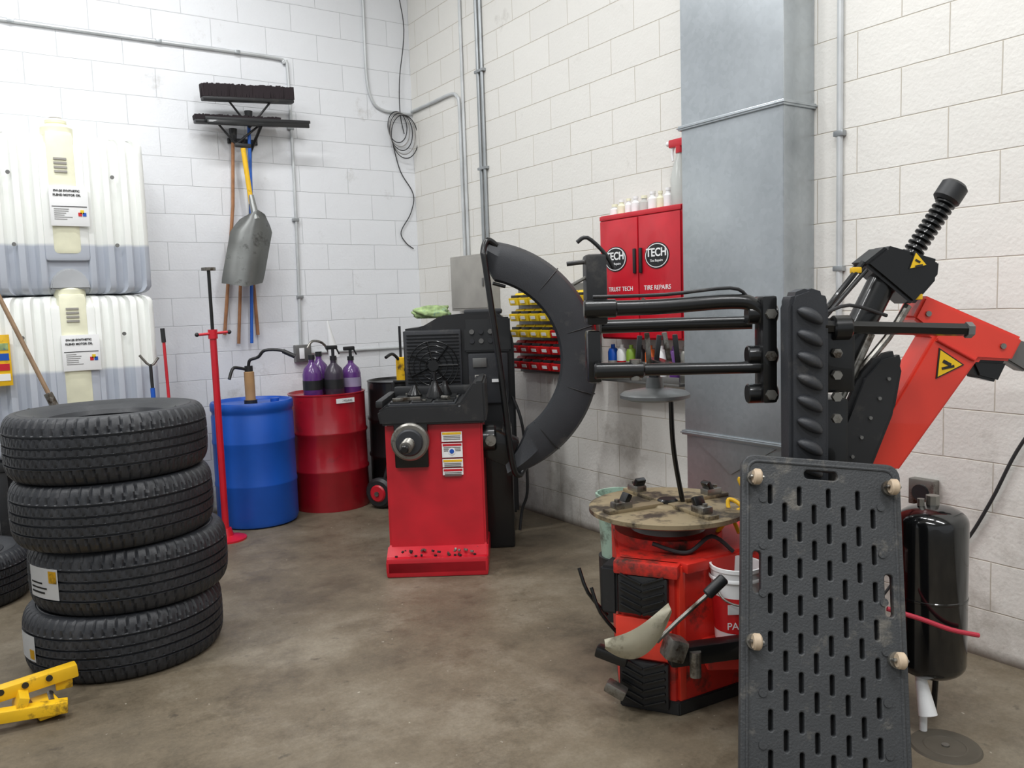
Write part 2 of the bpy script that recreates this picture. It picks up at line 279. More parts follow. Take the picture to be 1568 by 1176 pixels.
broom('push_broom',-1.82,-1.20,2.875,2.905,.045,[(-1.53,Y+.04,2.86),(-1.56,Y+.06,2.3),(-1.68,Y+.07,1.34)],WOOD)
g=G('floor_squeegee',(-1.4,Y,2.8)); g.box((-1.37,Y-.09,2.885),(.76,.02,.035),BLK2,rot=(0,-3,0),bev=.004); g.box((-1.37,Y-.09,2.912),(.78,.012,.022),BLK,rot=(0,-3,0),bev=.002); g.tube([(-1.36,Y-.09,2.87),(-1.41,Y+.04,2.7),(-1.45,Y+.06,2.0),(-1.43,Y+.07,1.33)],.0115,BLK2,sm=1); g.tube([(-1.45,Y+.06,2.0),(-1.43,Y+.07,1.33)],.013,WOOD,sm=1); g.tube([(-1.5,Y+.05,2.2),(-1.58,Y+.07,1.27)],.012,WOOD,sm=1); g.done()
g=G('tool_rack',(-1.45,YB,2.8)); g.bb((-1.56,YB-.025,2.76),(-1.34,YB-.001,2.80),BLK)
for xx in(-1.53,-1.46,-1.37): g.tube([(xx,YB-.02,2.78),(xx,YB-.09,2.77),(xx,YB-.1,2.81)],.007,BLK,sm=2)
g.done()
g=G('grain_shovel',(-1.5,Y-.08,2))
bm=bmesh.new(); N=16; rows=[]
for i in range(N+1):
    t=i/N; zc=2.22-.50*t; w=(.12+.19*min(1,t*4)**.6)*(1-.35*max(0,t-.86)*5*max(0,t-.86)); cx=-1.445-.13*t
    rows.append([bm.verts.new((cx+w*(.5*s/4),Y-.16-.03*t+.085*(s/4)**2*(1 if t>.05 else .3),zc+.03*(1-abs(s)/4)*(1 if t<.5 else -1))) for s in range(-4,5)])
for i in range(N):
    for k in range(8): bm.faces.new((rows[i][k],rows[i][k+1],rows[i+1][k+1],rows[i+1][k]))
bmesh.ops.solidify(bm,geom=bm.faces[:],thickness=.004); g.put(bm,ALU)
g.cyl((-1.455,Y-.14,2.18),(-1.47,Y-.10,2.36),.03,ALU,r2=.02); g.cyl((-1.47,Y-.10,2.30),(-1.50,Y-.08,2.70),.018,YEL); g.box((-1.50,Y-.08,2.72),(.12,.03,.03),BLK,bev=.01); g.done()
# ---------------------------------------------------------------- oil storage tanks
def tank(name,z0,z1,level,labz,cap):
    m=tank_mat(level); g=G(name,(-2.75,-.43,z0)); x0,x1=-3.23,-2.27; yf=-.72; yb=-.14
    plan=[]; n=140
    for i in range(n+1):
        t=i/n; X=x0+(x1-x0)*t; d=abs(X+2.75)
        rib=.0 if d<.11 else .024*max(-1,min(1,2.0*math.sin((d-.11)/.37*2*math.pi*3.5)))
        e=min(t,1-t)*(x1-x0); rnd=.07-math.sqrt(max(0,.07**2-(.07-min(.07,e))**2))
        plan.append((X,yf-rib+rnd,1))
    plan+= [(x1,yb-.05,0),(x1-.05,yb,0),(x0+.05,yb,0),(x0,yb-.05,0)]
    bm=bmesh.new(); rs=[]; H=z1-z0
    prof=[(0,.06),(.008,.03),(.022,.012),(.045,.0),(.10,0),(.13,-.012),(H*.5,-.012),(H-.13,-.012),(H-.10,0),(H-.045,.0),(H-.022,.012),(H-.008,.03),(H,.06)]
    cx,cy=-2.75,-.43
    for z,ins in prof:
        r=[]
        for (X,Yv,fr) in plan:
            ss=1-max(0,ins)/.48; zz=z0+z
            if z==H: zz+= -.02*abs(X-cx)
            r.append(bm.verts.new((cx+(X-cx)*ss,cy+(Yv-cy)*(1-max(0,ins)/.29)+min(0,ins)*.6*fr,zz)))
        rs.append(r)
    for a,b in zip(rs,rs[1:]):
        for k in range(len(plan)): bm.faces.new((a[k],a[(k+1)%len(plan)],b[(k+1)%len(plan)],b[k]))
    bm.faces.new(rs[0]); bm.faces.new(rs[-1]); g.put(bm,m)
    g.bb((-2.83,-.772,z0+.24),(-2.67,-.66,z1+.01),YST,.035); g.bb((-2.875,-.762,z0+.20),(-2.625,-.70,z1-.06),m,.03)
    g.cyl((-2.75,-.67,z1-.03),(-2.75,-.67,z1+.055),.09,YST,seg=32,bev=.02); g.cyl((-2.75,-.67,z1+.055),(-2.75,-.67,z1+.09),.06,cap,seg=24,bev=.01); g.cyl((-2.75,-.67,z1+.09),(-2.75,-.67,z1+.10),.035,PAN,seg=20)
    g.prism([(-2.75+.11*math.cos(a),z0+.03+.13*math.sin(a)) for a in [math.pi*k/12 for k in range(13)]],'XZ',-.752,-.70,mat('tank_shadow_grey',(172,175,178),.6),.01)
    for X in(-3.03,-2.47):
        for z in (z0+.3,z1-.25): g.cyl((X,-.745,z),(X,-.755,z),.012,GRY,seg=10)
    a,b=labz; g.bb((-2.83,-.785,a),(-2.62,-.774,b),WHT,.001)
    for k,t in enumerate(('0W-20 SYNTHETIC','BLEND MOTOR OIL')): g.text(t,(-2.735,-.787,b-.03-.025*k),.017,BLK,bold=.0006)
    g.bb((-2.82,-.787,a+.115),(-2.63,-.785,a+.119),BLK,0)
    for k in range(6): g.bb((-2.81,-.787,a+.10-.012*k),(-2.81+random.uniform(.05,.1),-.785,a+.103-.012*k),GRY,0)
    for (dx,dz,mm) in((0,0,BINR),(.012,.015,BINY),(.024,.0,BLU)): g.bb((-2.68+dx,-.787,a+.06+dz),(-2.66+dx,-.785,a+.082+dz),mm,0)
    for k in range(4): g.bb((-2.79,-.779,b+.08+.025*k),(-2.72,-.771,b+.092+.025*k),PAN,0)
    return g.done(40)
tank('oil_storage_tank',1.650,2.62,1.95,(2.06,2.30),YST)
tank('oil_storage_tank',.66,1.645,1.18,(1.18,1.40),YST)
g=G('tank_stand',(-2.75,-.43,0)); g.bb((-3.25,-.74,.60),(-2.25,-.14,.655),BLK,.006)
for X in(-3.2,-2.3):
    for Yv in(-.7,-.18): g.bb((X-.03,Yv-.03,0),(X+.03,Yv+.03,.6),BLK)
g.bb((-3.2,-.72,.15),(-2.3,-.68,.2),BLK); g.bb((-3.2,-.6,.2),(-2.35,-.2,.55),DK,.02); g.done()
g=G('long_handled_scraper',(-2.9,-1.1,0)); g.tube([(-3.14,-.83,1.66),(-2.92,-.98,1.02)],.013,WOODG,sm=1); g.tube([(-2.92,-.98,1.02),(-2.60,-1.15,.03)],.014,STEEL,sm=1); g.cyl((-2.94,-.97,1.07),(-2.90,-.99,.96),.024,STEEL); g.box((-2.59,-1.16,.05),(.2,.01,.1),STEEL,rot=(0,18,0)); g.done()
g=G('pry_pole',(-2.29,-.85,0)); g.tube([(-2.26,-.97,.0),(-2.26,-.86,1.36)],.010,RED,sm=1); g.cyl((-2.26,-.862,1.33),(-2.262,-.858,1.42),.014,BLK); g.done()
g=G('grease_gun',(-2.38,-.9,0)); g.cyl((-2.36,-1.0,.06),(-2.36,-.93,1.05),.014,BLU); g.cyl((-2.36,-.93,1.05),(-2.36,-.92,1.2),.010,BLK); g.tube([(-2.42,-.92,1.26),(-2.36,-.92,1.19),(-2.31,-.92,1.24)],.008,STEEL,sm=3); g.box((-2.36,-1,.03),(.12,.1,.06),BLK); g.done()
g=G('paint_chart',(-3.2,-.78,1.26)); g.bb((-3.24,-.80,1.12),(-3.10,-.79,1.42),YEL,.002)
for k,mm in enumerate((WHT,RED,BLU,GRN)): g.bb((-3.23,-.803,1.15+.06*k),(-3.11,-.80,1.19+.06*k),mm,0)
g.done()
# ---------------------------------------------------------------- tires
def tire(name,c,R=.411,w=.277,rim=.232,stickers=(),phase=0):
    g=G(name,c); k=R-.40; SEG=360
    Pf=[(rim,.055,'s'),(rim+.012,.035,'s'),(.27+k,.016,'s'),(.274+k,.019,'s'),(.30+k,.008,'s'),(.335+k,.001,'s'),(.339+k,.004,'s'),(.343+k,.001,'s'),(.364+k,.004,'s'),(.374+k,.010,'h'),(.384+k,.022,'h'),(.3915+k,.038,'h'),(.3955+k,.052,'h'),(.3975+k,.066,'h'),(.398+k,.070,'e'),
        (.398+k,.0715,'g'),(.388+k,.0725,'g'),(.388+k,.0795,'g'),(.3985+k,.0805,'g'),(.3985+k,.082,'b'),(.3995+k,.098,'b'),(.400+k,.114,'b'),(.400+k,.1155,'g'),(.389+k,.1165,'g'),(.389+k,.1245,'g'),(.400+k,.1255,'g'),(.400+k,.127,'b')]
    full=Pf+[(a,w-b,t) for a,b,t in reversed(Pf)]+[(rim+.005,w-.065,'s'),(.30+k,w-.035,'s'),(.37+k,w-.06,'s'),(.37+k,.06,'s'),(.30+k,.035,'s'),(rim+.005,.065,'s')]
    bm=bmesh.new(); rings=[]
    for (r,z,t) in full:
        row=[]
        zz=abs(z-w/2)
        for j in range(SEG):
            rr=r; sh=int(z*120)
            if t=='h':
                if (j+(0 if z<w/2 else 3)+(0 if zz>.09 else 1))%6==0: rr-=.0075
                elif (j+(0 if z<w/2 else 3))%6==3 and zz<.105: rr-=.0035
            elif t=='b':
                if (j+sh)%6==0: rr-=.0065
            a=2*math.pi*(j+phase)/SEG
            row.append(bm.verts.new((rr*math.cos(a),rr*math.sin(a),z)))
        rings.append(row)
    n=len(rings)
    for i in range(n):
        a,b=rings[i],rings[(i+1)%n]
        for j in range(SEG): bm.faces.new((a[j],a[(j+1)%SEG],b[(j+1)%SEG],b[j]))
    g.put(bm,TIRE,Matrix.Translation(c))
    for (a0,a1,z0,z1,mm) in stickers:
        bm=bmesh.new(); rr=R+.0025+(0 if mm is WHT else .0012); A=[];n=8
        for i in range(n+1):
            a=math.radians(a0+(a1-a0)*i/n); A.append([bm.verts.new((c[0]+rr*math.cos(a),c[1]+rr*math.sin(a),c[2]+zz)) for zz in(z0,z1)])
        for i in range(n): bm.faces.new((A[i][0],A[i+1][0],A[i+1][1],A[i][1]))
        bmesh.ops.solidify(bm,geom=bm.faces[:],thickness=.001); g.put(bm,mm)
    return g.done(28)
tx,ty=-2.825,-2.47
tire('tire',(tx,ty,0),stickers=((184,204,.09,.20,WHT),(198,203,.10,.14,YEL)),phase=1)
tire('tire',(tx+.04,ty,.277),stickers=((192,219,.08,.21,WHT),(212,218,.15,.20,YEL),(194,208,.10,.108,BLK),(194,210,.12,.127,BLK),(194,206,.14,.147,BLK)),phase=3)
tire('tire',(tx-.01,ty-.01,.554),phase=.4); tire('tire',(tx-.015,ty,.831),phase=2.2)
tire('tire',(-3.47,-1.19,0),R=.36,rim=.205)
# ---------------------------------------------------------------- drums
def drum_prof(r,h,ribs,plastic):
    p=[(0,.01),(r-.02,.01),(r-.015,0),(r,.0),(r+.003,.012)] if not plastic else [(0,.01),(r-.03,0),(r-.01,.012),(r,.04)]
    am=.004 if plastic else .009
    for z in ribs: p+=[(r,z-.02),(r+am,z-.006),(r+am,z+.006),(r,z+.02)]
    if plastic: p+=[(r,h-.10),(r-.006,h-.085),(r-.006,h-.07),(r+.004,h-.055),(r+.004,h-.015),(r-.004,h),(r-.02,h),(r-.03,h-.02),(0,h-.02)]
    else: p+=[(r,h-.012),(r+.004,h-.008),(r+.004,h),(r-.006,h+.002),(r-.012,h-.015),(0,h-.015)]
    return p
bx,by=-1.64,-.57
g=G('blue_plastic_drum',(bx,by,0)); g.lathe(drum_prof(.282,.88,(.30,.60),True),(bx,by,0),BLU,seg=64)
g.cyl((bx+.15,by-.05,.86),(bx+.15,by-.05,.885),.03,BLU); g.done()
g=G('drum_pump',(bx,by,.86)); g.cyl((bx-.03,by-.08,.862),(bx-.03,by-.08,1.09),.035,mat('pump_tan',(178,140,96),.5),seg=24,bev=.004); g.cyl((bx-.03,by-.08,.862),(bx-.03,by-.08,.89),.045,BLK); g.cyl((bx-.03,by-.08,1.09),(bx-.03,by-.08,1.13),.028,BLK)
g.tube([(bx-.03,by-.08,1.10),(bx-.10,by-.1,1.12),(bx-.15,by-.12,1.12),(bx-.185,by-.14,1.05)],.011,BLK); g.tube([(bx-.03,by-.08,1.13),(bx-.02,by-.09,1.17),(bx+.03,by-.12,1.19),(bx+.07,by-.15,1.235),(bx+.17,by-.2,1.23),(bx+.24,by-.24,1.19)],.011,BLK,sm=4); g.cyl((bx+.18,by-.205,1.225),(bx+.25,by-.245,1.185),.016,BLK); g.done()
rx,ry=-1.03,-.45
g=G('red_steel_drum',(rx,ry,0)); g.lathe(drum_prof(.288,.88,(.30,.585),False),(rx,ry,0),DRED,seg=64)
g.box((rx+.03,ry-.291,.83),(.15,.002,.035),WHT,rot=(0,0,6),bev=0); g.text('RECYCLING',(rx+.03,ry-.294,.83),.02,BLK); g.done()
def jug(c,n,m,s=1):
    g=G('spray_jug',c); x,y,z=c; g.lathe([(0,0),(.066,0),(.072,.01),(.072,.15*s),(.06,.19*s),(.03,.22*s),(.022,.23*s),(.022,.25*s),(0,.25*s)],c,m,seg=28)
    g.lathe([(.073,.05),(.073,.12)],c,mat('jug_label',(150,140,170),.5) if n%2 else BLK,seg=28); g.cyl((x,y,z+.25*s),(x,y,z+.28*s),.025,BLK)
    if n: g.cyl((x,y,z+.28*s),(x,y,z+.33*s),.012,BLK); g.box((x-.01,y,z+.34*s),(.09,.025,.03),BLK,bev=.008); g.tube([(x+.03,y,z+.33*s),(x+.05,y,z+.29*s)],.006,BLK,sm=1)
    g.done()
jug((rx-.15,ry-.12,.866),0,PUR,1.1); jug((rx+.0,ry-.17,.866),2,mat('dark_fluid',(60,52,66),.3),1.05); jug((rx+.16,ry-.12,.866),3,PUR,1.0); jug((rx-.04,ry+.02,.866),0,PUR,1.15)
g=G('transfer_funnel',(rx+.04,ry+.02,.866)); g.cyl((rx+.10,ry+.05,.866),(rx+.10,ry+.05,1.14),.02,CLR); g.cyl((rx+.10,ry+.05,1.14),(rx+.05,ry+.03,1.42),.045,WHT,r2=.006); g.tube([(rx+.16,ry+.10,.87),(rx+.08,ry+.14,1.2),(rx-.06,ry+.05,1.27),(rx-.12,ry+.03,1.22)],.01,STEEL); g.done()
kx,ky=-.46,-.60
g=G('drum_on_hand_truck',(kx,ky,0)); g.lathe(drum_prof(.27,.88,(.30,.585),False),(kx,ky,.06),BLK2,seg=48); g.cyl((kx,ky,.015),(kx,ky,.062),.26,STEEL)
px=kx-.05; g.cyl((px,ky-.1,.92),(px,ky-.1,1.12),.04,YEL,bev=.004); g.tube([(px,ky-.1,1.12),(px,ky-.1,1.36)],.01,BLK,sm=1); g.tube([(px,ky-.1,1.08),(px-.09,ky-.15,1.15),(px-.17,ky-.19,1.13)],.012,BLK); g.tube([(px,ky-.12,1.0),(px+.08,ky-.18,1.1),(px+.14,ky-.2,.9),(px+.1,ky-.25,.6)],.012,BLK)
g.cyl((-.83,-.86,.12),(-.77,-.82,.12),.115,BLK,seg=32,bev=.02); g.cyl((-.84,-.867,.12),(-.76,-.813,.12),.065,RED,seg=24,bev=.01); g.cyl((-.85,-.873,.12),(-.75,-.807,.12),.018,STEEL)
g.tube([(-.78,-.82,.12),(-.7,-.9,.5),(-.68,-.9,.95)],.014,BLK,sm=1); g.tube([(-.78,-.83,.12),(-.4,-.98,.12)],.014,STEEL,sm=1); g.tube([(-.42,-.98,.12),(-.42,-.98,.95),(-.68,-.9,.95)],.014,BLK,sm=1); g.cyl((-.44,-.99,.12),(-.38,-.96,.12),.115,BLK,seg=32,bev=.02); g.bb((-.72,-.98,.0),(-.42,-.6,.015),STEEL); g.done()
sx,sy=-1.97,-.93
g=G('under_hoist_stand',(sx,sy,0)); g.lathe([(0,0),(.13,0),(.13,.012),(.05,.03),(.035,.08),(0,.08)],(sx,sy,0),RED); g.cyl((sx,sy,.02),(sx,sy,1.36),.022,RED,bev=.003); g.cyl((sx,sy,1.34),(sx,sy,1.40),.030,RED)
g.cyl((sx,sy,1.38),(sx,sy,1.78),.011,BLK2); g.tube([(sx-.09,sy,1.37),(sx+.09,sy-.02,1.38)],.009,RED,sm=1); g.ball((sx-.1,sy,1.37),.014,BLK); g.ball((sx+.1,sy-.02,1.38),.014,BLK); g.cyl((sx,sy,1.78),(sx,sy,1.80),.045,STEEL); g.done()
# ---------------------------------------------------------------- tire balancer (diagonal frame)
g=G('wheel_balancer',(-.45,4.8,0),'D')
g.bb((-.735,4.50,0),(-.165,5.05,.11),RED,.015); g.prism([(4.60,.10),(4.62,.85),(5.02,.85),(5.02,.10)],'YZ',-.725,-.175,RED,.012)
g.prism([(4.50,.02),(4.50,.09),(4.62,.16),(4.62,.02)],'YZ',-.735,-.165,RED,.008)
for k in range(5): g.cyl((-.68+.11*k,4.53,.105),(-.68+.11*k,4.53,.118),.008,BLK,seg=8)
for k in range(22): g.box((-.72+random.uniform(0,.54),4.52+random.uniform(0,.09),.13+random.uniform(-.02,.01)),(random.uniform(.01,.03),.01,.012),BLK if k%2 else STEEL,rot=(25,0,random.uniform(0,180)),bev=.001)
g.box((-.575,4.595,.755),(.19,.03,.30),BLK2,bev=.01); g.cyl((-.575,4.60,.76),(-.575,4.52,.76),.105,STEEL,seg=40,bev=.01); g.cyl((-.575,4.53,.76),(-.575,4.49,.76),.075,DK,seg=32,bev=.008); g.cyl((-.575,4.5,.76),(-.575,4.33,.76),.03,STEEL,seg=24); g.cyl((-.575,4.36,.76),(-.575,4.28,.76),.022,BLK2,seg=24,bev=.006)
for k in range(9): g.lathe([(.029,0),(.034,.004),(.029,.008)],(-.575,4.35+.014*k,.76),STEEL,axis=(0,1,0),seg=20)
for (z0,z1,hc) in((.745,.80,YEL),(.655,.735,WHT),(.60,.645,YEL),(.555,.592,WHT)):
    g.bb((-.405,4.595,z0),(-.29,4.604,z1),WHT,0); g.bb((-.40,4.593,z1-.015),(-.295,4.60,z1-.003),hc if hc is YEL else RED,0)
    for k in range(3): g.bb((-.395,4.593,z1-.026-.009*k),(-.30,4.599,z1-.022-.009*k),GRY,0)
g.cyl((-.35,4.60,.69),(-.35,4.592,.69),.02,WHT); g.cyl((-.35,4.60,.69),(-.35,4.590,.69),.013,BLU)
g.prism([(-.74,.85),(-.755,.93),(-.70,.955),(-.30,.955),(-.21,1.08),(-.155,1.085),(-.15,.85)],'XZ',4.56,5.08,BLK,.012)
g.bb((-.70,4.60,.95),(-.32,5.04,.965),DK,.004)
for i in range(3):
    for j in range(3): g.bb((-.69+.125*i,4.62+.14*j,.958),(-.58+.125*i,4.74+.14*j,.975),BLK2,.006)
g.bb((-.76,4.56,.95),(-.72,5.08,.99),BLK,.01); g.bb((-.72,5.02,.95),(-.2,5.08,1.02),BLK,.012)
for (xx,yy,r,h) in((-.45,4.80,.055,.10),(-.58,4.9,.045,.07),(-.40,4.92,.04,.09)): g.lathe([(0,0),(r,0),(r,.015),(r*.45,h*.7),(r*.3,h),(0,h)],(xx,yy,.97),BLK2,seg=24)
g.cyl((-.45,4.82,.98),(-.45,4.82,1.12),.011,BLK2); g.box((-.60,4.66,.985),(.16,.02,.02),STEEL,rot=(0,0,20)); g.cyl((-.40,4.70,.985),(-.36,4.66,.985),.012,STEEL)
for k in range(9): g.box((-.7+random.uniform(0,.4),4.62+random.uniform(0,.4),.98),(.03,.010,.010),STEEL,rot=(0,0,random.uniform(0,180)),bev=.002)
g.cyl((-.20,4.72,.74),(-.10,4.72,.74),.075,BLK2,seg=32,bev=.01); g.cyl((-.13,4.66,.74),(-.13,4.60,.74),.03,STEEL,seg=20)
g.box((-.09,4.78,.68),(.20,.14,.17),BLK2,rot=(0,25,0),bev=.02); g.box((-.12,5.12,.38),(.22,.22,.76),BLK2,bev=.02); g.box((-.12,4.95,.72),(.12,.36,.12),BLK2,bev=.02)
bm=bmesh.new(); cs=[(.462,.0),(.475,-.03),(.60,-.055),(.665,-.03),(.685,.02),(.690,.24),(.665,.27),(.60,.28),(.60,.262),(.66,.25),(.672,.03),(.652,-.012),(.598,-.035),(.485,-.012)]
rs=[];na=72
for i in range(na+1):
    t=i/na; a=math.radians(84-162*t); tp=min(1,(1-t)*5+.35)*min(1,t*8+.7)
    r=[]
    for rr,ff in cs:
        R2=.69-(.69-rr)*tp; r.append(bm.verts.new((-.18+R2*math.cos(a),4.74+ff,1.18+R2*math.sin(a))))
    rs.append(r)
for a,b in zip(rs,rs[1:]):
    for k in range(len(cs)): bm.faces.new((a[k],a[(k+1)%len(cs)],b[(k+1)%len(cs)],b[k]))
bm.faces.new(rs[0]); bm.faces.new(rs[-1]); g.put(bm,DK)
for ad in (48,16,-18,-50):
    a=math.radians(ad); g.tube([(-.18+r*math.cos(a),4.738+f,1.18+r*math.sin(a)) for r,f in((.47,-.02),(.60,-.055),(.67,-.03),(.692,.05))],.004,BLK,sm=1,seg=6)
g.tube([(-.06,4.72,1.83),(-.11,4.70,1.86),(-.135,4.68,1.80),(-.125,4.67,1.70),(-.06,4.67,1.1),(-.015,4.67,.62),(.02,4.70,.52),(.06,4.74,.56)],.018,BLK2,sm=5,seg=12)
g.tube([(-.02,4.7,1.6),(-.09,4.68,1.62)],.01,BLK2,sm=1); g.done()
# ---------------------------------------------------------------- black AC service machine behind
g=G('ac_service_machine',(-.33,5.55,0),'D')
g.prism([(-.66,.12),(-.66,.80),(-.70,.88),(-.70,1.36),(-.58,1.37),(-.45,1.44),(-.10,1.46),(-.02,1.40),(.02,1.25),(.02,.12)],'XZ',5.40,5.74,BLK,.015)
g.bb((-.69,5.375,.88),(-.32,5.41,1.35),DK,.012)
for k in range(20): g.bb((-.675,5.365,.90+.022*k),(-.335,5.374,.905+.022*k),BLK2,0)
for r in(.05,.09,.13,.16):
    g.tube([(-.505+r*math.cos(a),5.362,1.12+r*math.sin(a)) for a in [i*math.pi/8 for i in range(16)]],.003,BLK2,sm=2,seg=5,closed=True)
for k in range(7):
    a=k*2*math.pi/7; g.tube([(-.505,5.362,1.12),(-.505+.16*math.cos(a),5.362,1.12+.16*math.sin(a))],.006,BLK2,sm=1,seg=5)
g.cyl((-.505,5.36,1.12),(-.505,5.35,1.12),.035,BLK2)
g.prism([(5.37,1.20),(5.40,1.42),(5.46,1.42),(5.46,1.20)],'YZ',-.30,.0,BLK2,.01); g.bb((-.28,5.372,.86),(-.02,5.40,1.19),DK,.012)
g.bb((-.25,5.36,1.10),(-.16,5.372,1.16),GRY,.002); g.bb((-.24,5.36,.98),(-.17,5.372,1.05),PAN,.002); g.bb((-.13,5.36,1.0),(-.05,5.372,1.02),WHT,0)
for k in range(3):
    for j in range(2): g.cyl((-.25+.06*k,5.375,1.27+.06*j),(-.25+.06*k,5.36,1.27+.06*j),.016,GRY if (k+j)%2 else DK,seg=14)
g.bb((-.30,5.42,1.44),(-.05,5.68,1.475),DK,.015)
for xx in(-.6,-.05):
    g.cyl((xx-.03,5.45,.06),(xx+.03,5.45,.06),.06,BLK,bev=.01); g.cyl((xx-.03,5.70,.06),(xx+.03,5.70,.06),.06,BLK,bev=.01); g.bb((xx-.04,5.42,.06),(xx+.04,5.73,.13),BLK2)
g.tube([(.0,5.40,.9),(.06,5.36,.7),(.08,5.36,.3),(.04,5.36,.15),(.02,5.33,.02)],.010,BLK); g.done()
g=G('shop_rag',(-.5,5.5,1.44),'D')
bm=bmesh.new(); bmesh.ops.create_icosphere(bm,subdivisions=4,radius=.105)
for v in bm.verts:
    n=noise.noise(v.co*14)*.35+noise.noise(v.co*30)*.22; v.co*=1+n; v.co.z=max(-.03,v.co.z*.5); v.co.x*=1.2
g.put(bm,GRN,Matrix.Translation((-.50,5.52,1.455))); g.done(80)
# ---------------------------------------------------------------- parts bins on right wall
g=G('parts_bin_rack',(-.05,-2,1.3)); g.bb((-.02,-2.5,1.02),(-.001,-1.62,1.62),GRY,.002)
for r in range(5):
    for k in range(7):
        y0=-1.66-.118*k; z0=1.05+.11*r; mm=BINR if (r<2 or (r==2 and k>3)) else BINY
        g.prism([(-.02,z0),(-.12,z0),(-.135,z0+.05),(-.09,z0+.055),(-.07,z0+.085),(-.02,z0+.085)],'XZ',y0-.105,y0,mm,.003)
        g.bb((-.118,y0-.095,z0+.05),(-.03,y0-.01,z0+.07),BLK,.003); g.box((-.134,y0-.052,z0+.025),(.003,.05,.02),WHT,rot=(0,-16,0),bev=0)
g.done()
# ---------------------------------------------------------------- red cabinet
XW=(0,-1,0)
g=G('tire_repair_cabinet',(-.08,-3,1.6)); g.bb((-.14,-3.345,1.275),(-.001,-2.675,2.0),RED,.006)
g.bb((-.152,-3.335,1.285),(-.14,-3.015,1.965),RED,.004); g.bb((-.152,-3.005,1.285),(-.14,-2.685,1.965),RED,.004); g.bb((-.15,-3.34,1.97),(-.14,-2.68,1.995),RED,.003)
for yc in(-3.16,-2.82):
    def ell(a,b,x0,x1,m):
        g.prism([(yc+a*math.cos(t),1.74+b*math.sin(t)) for t in [k*math.pi/16 for k in range(32)]],'YZ',x0,x1,m,0)
    ell(.095,.072,-.155,-.152,BLK); ell(.089,.066,-.156,-.155,WHT); ell(.083,.061,-.157,-.156,BLK)
    g.text('TECH',(-.1585,yc,1.755),.062,WHT,X=XW,bold=.0015); g.text('Tire Repairs',(-.1585,yc,1.712),.02,WHT,X=XW)
for yc in(-3.035,-2.985): g.bb((-.165,yc-.010,1.65),(-.152,yc+.010,1.79),BLK,.005)
g.text('TRUST TECH',(-.154,-2.86,1.565),.036,WHT,X=XW); g.text('TIRE REPAIRS',(-.154,-3.16,1.565),.036,WHT,X=XW)
g.cyl((-.15,-3.05,1.50),(-.16,-3.05,1.50),.012,STEEL); g.done()
for i,(yy,h,r,mc) in enumerate(((-2.74,.05,.03,WHT),(-2.80,.07,.026,YST),(-2.86,.07,.022,WHT),(-2.92,.075,.026,WHT),(-2.99,.07,.03,CLR),(-3.06,.085,.028,WHT),(-3.12,.08,.022,YST),(-3.18,.09,.026,WHT))):
    g=G('small_bottle',(-.08,yy,2.0)); g.lathe([(0,0),(r,0),(r,h*.7),(r*.5,h*.85),(r*.5,h),(0,h)],(-.08,yy,2.0),mc,seg=18); g.cyl((-.08,yy,2.0+h),(-.08,yy,2.015+h),r*.6,WHT if i%2 else YST); g.done()
g=G('spray_bottle',(-.08,-3.26,2.0)); c=(-.08,-3.27,2.0); g.lathe([(0,0),(.05,0),(.052,.01),(.052,.14),(.034,.22),(.018,.26),(.018,.28),(0,.28)],c,CLR,seg=28); g.cyl((-.08,-3.27,2.275),(-.08,-3.27,2.31),.022,RED); g.box((-.08,-3.255,2.33),(.035,.11,.045),RED,bev=.01); g.tube([(-.08,-3.23,2.32),(-.08,-3.215,2.28),(-.08,-3.22,2.24)],.007,WHT); g.cyl((-.08,-3.20,2.335),(-.08,-3.18,2.335),.013,WHT); g.done()
g=G('bottle_shelf',(-.1,-3,1.1)); g.bb((-.2,-3.36,1.03),(-.001,-2.68,1.045),GRY,.003); g.bb((-.2,-3.36,1.045),(-.195,-2.68,1.08),GRY,.001); g.done()
for i,(yy,mm) in enumerate(((-2.72,BLU),(-2.80,WHT),(-2.88,mat('lime',(120,150,50),.4)),(-2.96,BLK),(-3.04,mat('orange_can',(190,90,40),.4)),(-3.13,WHT),(-3.23,PUR),(-3.31,STEEL))):
    g=G('aerosol_can',(-.1,yy,1.046)); g.lathe([(0,0),(.03,0),(.031,.005),(.031,.15),(.024,.17),(.012,.175),(.012,.195),(0,.195)],(-.1,yy,1.046),mm,seg=20); g.lathe([(.0315,.04),(.0315,.10)],(-.1,yy,1.046),PAN if mm is not WHT else BINR,seg=20); g.done()
# ---------------------------------------------------------------- tire changer
g=G('tire_changer',(.8,3.1,0),'D')
foot=[(.365,2.965),(.566,2.87),(1.12,3.18),(1.00,3.62),(.42,3.60)]
g.prism(foot,'XY',.03,.56,REDD,.012); g.prism([(a*1.0,b-.01) for a,b in foot],'XY',0,.05,BLK,.004)
P0=Vector((.365,2.965)); P1=Vector((.566,2.87)); d=(P1-P0).normalized(); nrm=Vector((d.y,-d.x)); yaw=math.degrees(math.atan2(d.y,d.x)); mid=(P0+P1)/2-d*.012
g.box(((P0+P1)[0]/2,(P0+P1)[1]/2,.535),(.24,.06,.05),REDD,rot=(0,0,yaw),bev=.01)
for z0,z1 in((.365,.51),(.02,.19)):
    c=mid+nrm*.012; g.box((c.x,c.y,(z0+z1)/2),(.185,.03,z1-z0),BLK,rot=(0,0,yaw),bev=.01)
    nn=int((z1-z0)/.028)
    for k in range(nn):
        for sgn in(-1,1):
            q=c+nrm*.018+d*(.042*sgn); g.box((q.x,q.y,z0+.02+.028*k),(.085,.012,.010),BLK2,rot=(0,-22*sgn,yaw),bev=.003)
q=mid+nrm*.01; g.box((q.x,q.y,.275),(.21,.02,.15),ORG,rot=(0,0,yaw))
